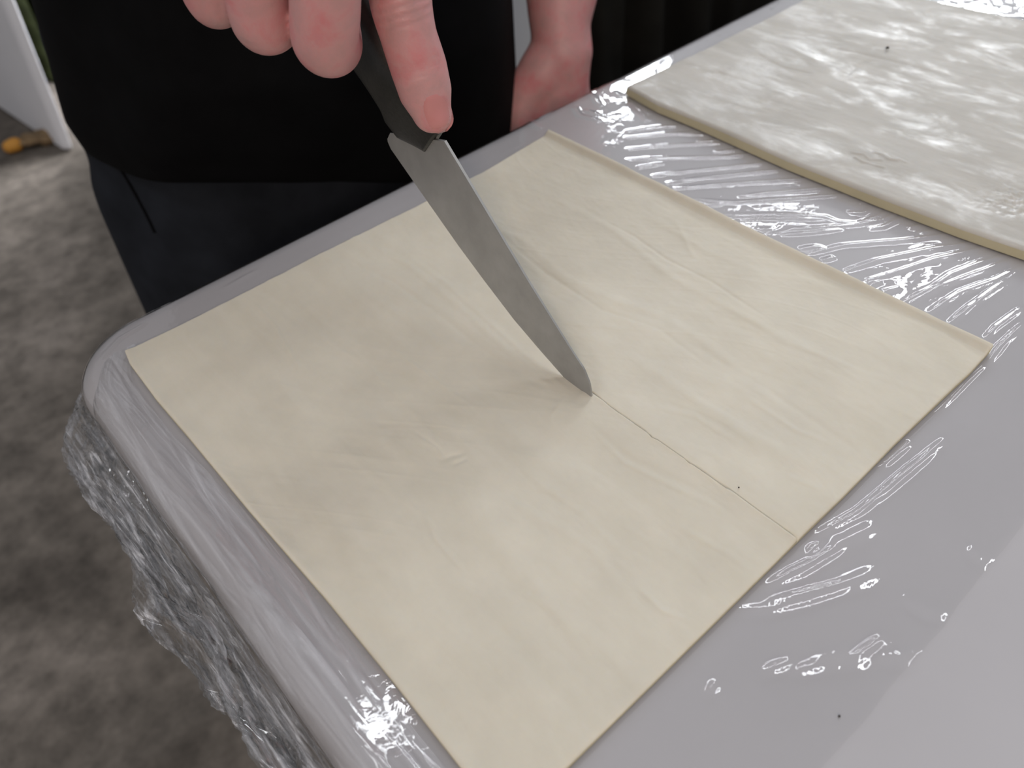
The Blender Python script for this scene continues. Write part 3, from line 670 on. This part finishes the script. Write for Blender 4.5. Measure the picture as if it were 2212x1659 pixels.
# knuckle creases on the index finger
def crease(V_, p, axis, w_, depth, side, halfw):
    d_ = V_ - p; s_ = d_ @ axis; rr_ = np.linalg.norm(d_, axis=1)
    f_ = smooth((nh @ side) * 1.5) * (rr_ < halfw)
    return -depth * np.exp(-(s_ / w_) ** 2) * f_
off = np.zeros(len(Vh)); axi = ix[4] - ix[2]; axi /= np.linalg.norm(axi)
for i0, t0, dp in ((2, -0.0030, 0.0005), (2, 0.0, 0.0007), (2, 0.0028, 0.0006), (2, 0.0055, 0.0004), (4, -0.0026, 0.00035), (4, -0.0008, 0.0005), (4, 0.0010, 0.0004)):
    p = ix[i0] + axi * t0; off += crease(Vh, p, axi, 0.0007, dp, VIEW(p), 0.016)
p = ix[2]; off += 0.0007 * np.exp(-(np.linalg.norm(Vh - p - VIEW(p) * 0.009, axis=1) / 0.006) ** 2)
Vh = Vh + nh * off[:, None]
# --- left arm, hanging beside the body with the hand against the thigh
bm = bmesh.new()
WL = at(1216, 112, 0.655); EL = np.array([0.360, 0.365, 0.215]); SHL = np.array([0.300, 0.370, 0.520])
e1 = at(1213, -20, 0.66)
tube(bm, [SHL * 0.35 + EL * 0.65, EL, EL * 0.55 + e1 * 0.45, e1, at(1210, 60, 0.655), WL], [0.046, 0.041, 0.040, 0.0275, 0.0225, 0.0225], flat=[1, 1, 1, 1.0, 1.0, 0.95], step=0.004)
H0 = at(1200, 165, 0.66); H1 = at(1190, 215, 0.665); H2 = at(1186, 275, 0.67)
tube(bm, [WL, H0, H1, H2], [0.0225, 0.027, 0.033, 0.034], flat=[1, 0.75, 0.6, 0.55], up=tuple(VIEW(H1)), step=0.003)
dn = (H2 - H1) / np.linalg.norm(H2 - H1); sd_ = np.cross(dn, VIEW(H1)); sd_ /= np.linalg.norm(sd_)
if sd_[0] < 0: sd_ = -sd_
for q, L_ in ((-0.024, 0.070), (-0.008, 0.080), (0.008, 0.076), (0.024, 0.060)):
    b0 = H2 + sd_ * q
    tube(bm, [b0, b0 + dn * L_ * 0.5 + sd_ * q * 0.2, b0 + dn * L_ * 0.8 - VIEW(H1) * 0.006, b0 + dn * L_ - VIEW(H1) * 0.016], [0.0105, 0.0095, 0.0085, 0.007], step=0.003)
tube(bm, [WL - sd_ * 0.004, at(1168, 165, 0.655), at(1140, 200, 0.655), at(1124, 245, 0.655), at(1118, 300, 0.66)], [0.021, 0.020, 0.0165, 0.0125, 0.0095], step=0.003)
Va, Fa = remesh(bm, 0.0022, 5)
# --- trunk, neck and head
bm = bmesh.new()
sh_ = np.array([PXC, PYC, 0.0])
tube(bm, [(PXC, PYC + 0.045, -0.10), (PXC, PYC + 0.035, 0.05), (PXC, PYC + 0.03, 0.25), (PXC, PYC + 0.01, 0.42), (PXC, PYC, 0.53)], [0.135, 0.13, 0.14, 0.15, 0.10], flat=[0.75, 0.75, 0.7, 0.65, 0.6], up=(0, 1, 0), step=0.02)
tube(bm, [SHR, (PXC, PYC + 0.005, 0.545), SHL], [0.052, 0.06, 0.052], step=0.02)
tube(bm, [SHR, SHR * 0.45 + ELB * 0.55], [0.052, 0.042], step=0.02); tube(bm, [SHL, SHL * 0.45 + EL * 0.55], [0.052, 0.043], step=0.02)
tube(bm, [(PXC, PYC, 0.54), (PXC, PYC - 0.03, 0.66)], [0.060, 0.056], step=0.02)
hc = np.array([PXC - 0.005, PYC - 0.055, 0.745])
tube(bm, [hc + (0, -0.018, -0.055), hc + (0, 0.0, 0.0), hc + (0, 0.012, 0.040)], [0.060, 0.076, 0.074], flat=[1.05, 1.2, 1.15], up=(0, 1, 0), step=0.01)
tube(bm, [hc + (0, -0.088, 0.022), hc + (0, -0.103, -0.012)], [0.009, 0.014], step=0.004)
tube(bm, [hc + (-0.02, -0.077, -0.045), hc + (0, -0.083, -0.045), hc + (0.02, -0.077, -0.045)], [0.006, 0.008, 0.006], step=0.004)
for s_ in (-1, 1): tube(bm, [hc + (s_ * 0.077, 0.005, 0.018), hc + (s_ * 0.080, 0.003, -0.022)], [0.014, 0.010], flat=[0.6, 0.6], up=(1, 0, 0), step=0.004)
for s_ in (-1, 1):
    tube(bm, [(PXC + s_ * 0.075, PYC + 0.045, -0.06), (PXC + s_ * 0.085, PYC + 0.04, -0.36), (PXC + s_ * 0.09, PYC + 0.045, FZ + 0.07)], [0.075, 0.055, 0.035], step=0.02)
Vb, Fb = remesh(bm, 0.0065, 4)
V = np.vstack([Vh, Va, Vb]); Fc = list(Fh) + [tuple(i + len(Vh) for i in f) for f in Fa] + [tuple(i + len(Vh) + len(Va) for i in f) for f in Fb]
body = mesh_obj('body', V, Fc, MAT['skin']); adopt(body, person)

# eyes and hair
for s_ in (-1, 1):
    bm = bmesh.new(); bmesh.ops.create_uvsphere(bm, u_segments=16, v_segments=10, radius=0.0095)
    for v in bm.verts: v.co += Vector(hc + (s_ * 0.030, -0.0765, 0.010))
    bm_obj('eye', bm, MAT['hair'], person, True)
bm = bmesh.new(); tube(bm, [hc + (0, 0.026, 0.012), hc + (0, 0.016, 0.035), hc + (0, 0.014, 0.048)], [0.081, 0.083, 0.081], flat=[1.05, 1.14, 1.15], up=(0, 1, 0), step=0.01)
Vx, Fx = remesh(bm, 0.004, 3); adopt(mesh_obj('hair', Vx, Fx, MAT['hair']), person)

# fingernail of the index finger: a curved plate
nc_ = at(944, 243, 0.300); vn = VIEW(nc_); ax = at(951, 262, 0.300) - at(937, 215, 0.300); ax -= vn * (ax @ vn); ax /= np.linalg.norm(ax); sx = np.cross(ax, vn)
surf = ix[5] * 0.25 + ix[6] * 0.75
V = []; nu, nv = 17, 13
from mathutils.bvhtree import BVHTree
tree = BVHTree.FromPolygons([tuple(v) for v in Vh], [list(f) for f in Fh])
for i in range(nu):
    for j in range(nv):
        u = -1 + 2 * i / (nu - 1); v_ = -1 + 2 * j / (nv - 1)
        hw = 0.0053 * (1 - 0.18 * max(-v_, 0) ** 2)
        sq = math.sqrt(max(1 - (abs(v_) ** 3.2), 0.10)); p = nc_ + sx * (u * hw * sq) + ax * (v_ * 0.0068 + 0.0002)
        hit = tree.ray_cast(Vector(p + vn * 0.03), Vector(-vn)); base_ = np.array(hit[0]) if hit[0] else p
        V.append(base_ + vn * (0.0005 * (1 - u ** 4) * (1 - v_ ** 6) - 0.00028) )
nail = mesh_obj('fingernail', V, grid_faces(nu, nv), MAT['nail']); adopt(nail, person); nail['label'] = 'short trimmed nail of the index finger'
so = nail.modifiers.new('thick', 'SOLIDIFY'); so.thickness = 0.0004; so.offset = -1

# --- shirt: one closed garment (trunk with belly and two short sleeves), hem turned under
rings = [(-0.036, 0.156, 0.116, 0.0), (-0.032, 0.160, 0.122, 0.0), (-0.01, 0.163, 0.130, -0.004), (0.03, 0.158, 0.140, -0.010), (0.09, 0.152, 0.140, -0.012), (0.18, 0.158, 0.136, -0.012),
         (0.30, 0.186, 0.128, -0.006), (0.42, 0.192, 0.115, -0.004), (0.50, 0.185, 0.098, 0.0), (0.555, 0.15, 0.080, 0.0), (0.590, 0.085, 0.065, 0.0)]
zs = np.linspace(rings[0][0], rings[-1][0], 150); rg_ = np.array(rings); V = []; nr = 160
for z in zs:
    rx = np.interp(z, rg_[:, 0], rg_[:, 1]); ry = np.interp(z, rg_[:, 0], rg_[:, 2]); oy = np.interp(z, rg_[:, 0], rg_[:, 3])
    a = np.linspace(0, 2 * math.pi, nr, endpoint=False)
    f_ = 1 + 0.018 * np.sin(5 * a + 9 * z) * smooth(np.array((0.25 - z) / 0.3)) + 0.012 * np.sin(9 * a - 30 * z)
    zz = z - 0.085 * smooth(np.array((0.06 - z) / 0.09)) * smooth((np.cos(a) + 0.75) / 1.6)          # hem dips at the front
    V.append(np.stack([PXC + rx * np.cos(a) * f_, PYC + oy + ry * np.sin(a) * f_, zz + 0 * a], -1))
V = np.array(V).reshape(-1, 3); nz = len(zs); Fc = []
for i in range(nz - 1):
    for k in range(nr):
        j = (k + 1) % nr; Fc.append((i * nr + k, i * nr + j, (i + 1) * nr + j, (i + 1) * nr + k))
Fc.append(tuple(range(nr))[::-1]); Fc.append(tuple(range((nz - 1) * nr, nz * nr)))
shirt = mesh_obj('shirt', V, Fc, MAT['shirt']); adopt(shirt, person)
for nm, S_, E_ in (('sleeve', SHR, ELB), ('sleeve', SHL, EL)):
    bm = bmesh.new(); tube(bm, [S_ + (0, 0, 0.004), S_ * 0.6 + E_ * 0.4, S_ * 0.36 + E_ * 0.64], [0.066, 0.063, 0.062], step=0.01); bm_obj(nm, bm, MAT['shirt'], person, True)
bm = bmesh.new(); tube(bm, [SHR + (0, 0.004, 0.0), (PXC, PYC + 0.008, 0.540), SHL + (0, 0.004, 0.0)], [0.068, 0.074, 0.068], step=0.01)
bm_obj('shoulder_yoke', bm, MAT['shirt'], person, True)
# --- trousers
bm = bmesh.new(); y0 = PYC + 0.045
tube(bm, [(PXC, y0 - 0.005, 0.0), (PXC, y0, -0.08), (PXC, y0 + 0.005, -0.14)], [0.156, 0.160, 0.160], flat=[0.66, 0.68, 0.66], up=(0, 1, 0), step=0.01)
for s_ in (-1, 1):
    tube(bm, [(PXC + s_ * 0.075, y0, -0.10), (PXC + s_ * 0.088, y0 - 0.003, -0.25), (PXC + s_ * 0.090, y0, -0.45), (PXC + s_ * 0.092, y0 + 0.005, FZ + 0.06)], [0.092, 0.086, 0.070, 0.062], step=0.01)
Vt, Ft = remesh(bm, 0.006, 6)
tr = mesh_obj('trousers', Vt, Ft, MAT['trousers']); adopt(tr, person)
ttree = BVHTree.FromPolygons([tuple(v) for v in Vt], [list(f) for f in Ft])
pts = []
for px, py in [(262,366),(280,396),(300,432),(318,466),(334,500)]:
    r_ = Vector(ray((px, py))).normalized(); h_ = ttree.ray_cast(Vector(CAM), r_)
    if h_[0]: pts.append(np.array(h_[0]) + np.array(h_[1]) * 0.0003)
if len(pts) > 2:
    bm = bmesh.new(); tube(bm, pts, [0.0011] * len(pts), step=0.006, nseg=8); o = bm_obj('pocket_seam', bm, MAT['seam'], person, True)
for s_ in (-1, 1):
    bm = bmesh.new(); x_ = PXC + s_ * 0.095
    tube(bm, [(x_, y0 + 0.06, FZ + 0.045), (x_, y0 - 0.05, FZ + 0.042), (x_ + s_ * 0.01, y0 - 0.14, FZ + 0.030)], [0.042, 0.045, 0.036], flat=[1, 0.85, 0.7], step=0.01)
    for v in bm.verts: v.co.z = max(v.co.z, FZ + 0.001)
    bm_obj('shoe', bm, MAT['seam'], person, True)

# ================================================================ BACKGROUND
# white board standing on the floor at the upper left
pb = onz((163, 327), FZ); pa = onz((136, 327), FZ); pl = onz((0, 236), FZ)
face_dir = (pl - pa); face_dir /= np.linalg.norm(face_dir); ed = (pb - pa); ed /= np.linalg.norm(ed)
h_ = 1.0
def top_at(px, py, base):                      # where the board's edge leaves the frame, fixes its lean
    r = ray((px, py)); tt_ = np.linspace(0.5, 4, 4000)[:, None]; P = CAM + r / np.linalg.norm(r) * tt_
    d_ = np.hypot(P[:, 0] - base[0], P[:, 1] - base[1]) ; k = np.argmin(d_); return P[k]
up_a = top_at(0, -2, pa) - pa; up_b = top_at(36, 0, pb) - pb; upv = (up_a / up_a[2] + up_b / up_b[2]) / 2 * 0.9
B0 = [pa, pb, pb + face_dir * 1.2, pa + face_dir * 1.2]; V = [tuple(b) for b in B0] + [tuple(b + upv) for b in B0]
bm = bmesh.new(); vv = [bm.verts.new(v) for v in V]
for f in ((3,2,1,0),(4,5,6,7),(0,1,5,4),(1,2,6,5),(2,3,7,6),(3,0,4,7)): bm.faces.new([vv[i] for i in f])
bmesh.ops.recalc_face_normals(bm, faces=bm.faces)
bmesh.ops.bevel(bm, geom=list(bm.edges), offset=0.012, segments=3, affect='EDGES', profile=0.5)
board = bm_obj('white_board', bm, MAT['white'], None, False); tag(board, 'thick white board standing on the concrete floor at upper left', 'board')

# olive cloth hanging behind that board
c = at(84, 40, 3.0); gx = np.linspace(-0.13, 0.10, 50); gz = np.linspace(0, 1, 60)
GX, GZ = np.meshgrid(gx, gz, indexing='ij')
topz = 0.15; Zc = topz + (FZ + 0.002 - topz) * GZ
Yc = c[1] + 0.05 * np.sin(GX * 95 + 2 * GZ) + 0.03 * fbm(GX * 30, GZ * 5, 301, 3)
V = np.stack([c[0] + GX * (0.75 + 0.3 * GZ), Yc, Zc], -1).reshape(-1, 3)
cl = mesh_obj('olive_cloth', V, grid_faces(50, 60), MAT['green']); so = cl.modifiers.new('t', 'SOLIDIFY'); so.thickness = 0.006
tag(cl, 'dark olive green folded cloth hanging behind the white board at upper left', 'cloth')

# scrap lying on the floor beside the board: orange tip, tan and green body
p0 = onz((24, 316), FZ + 0.02); p1 = onz((60, 302), FZ + 0.02); p2 = onz((108, 296), FZ + 0.02)
scrap = empty('leafy_scrap', tuple(p0)); tag(scrap, 'small tan and green scrap with an orange tip on the floor by the white board', 'scrap')
bm = bmesh.new(); tube(bm, [p0 + (p1 - p0) * 0.3, p1, p2], [0.016, 0.022, 0.026], flat=[0.7, 0.7, 0.6], step=0.01)
for v in bm.verts: v.co += Vector([0.006 * math.sin(v.co.x * 200), 0.006 * math.sin(v.co.y * 130), 0.004 * math.sin(v.co.x * 170 + v.co.y * 90)])
bm_obj('stem', bm, MAT['tan'], scrap, True)
bm = bmesh.new(); tube(bm, [p0 + (p1 - p0) * -0.1, p0 + (p1 - p0) * 0.25], [0.017, 0.019], step=0.006); bm_obj('tip', bm, MAT['orange'], scrap, True)

# white panel seen between the shirt and the left arm
q0 = onplane((1060, 0), np.array([0, 1.40, 0]), np.array([0, 1.0, 0])); q1 = onplane((1230, 0), np.array([0, 1.40, 0]), np.array([0, 1.0, 0]))
bm = bmesh.new(); box_bm(bm, (q0[0] - 0.25, 1.40, FZ), (q1[0] + 0.25, 1.43, 0.35)); bmesh.ops.bevel(bm, geom=list(bm.edges), offset=0.005, segments=2, affect='EDGES')
tag(bm_obj('white_screen', bm, MAT['white']), 'plain white screen standing behind the person, seen between shirt and left arm', 'screen')

# black drape behind the table on the right
q = onplane((1212, 60), np.array([0, 0.80, 0]), np.array([0, 1.0, 0])); xa = np.linspace(q[0], 2.4, 500); za = np.linspace(0.4, FZ + 0.002, 40)
XA, ZA = np.meshgrid(xa, za, indexing='ij'); YA = 0.80 + 0.028 * np.sin(XA * 42 + 2 * np.sin(XA * 7)) + 0.014 * np.sin(XA * 97 + ZA * 3)
dr = mesh_obj('black_drape', np.stack([XA, YA, ZA], -1).reshape(-1, 3), grid_faces(500, 40), MAT['black'])
so = dr.modifiers.new('t', 'SOLIDIFY'); so.thickness = 0.004
tag(dr, 'black fabric drape hanging behind the table at upper right', 'curtain')
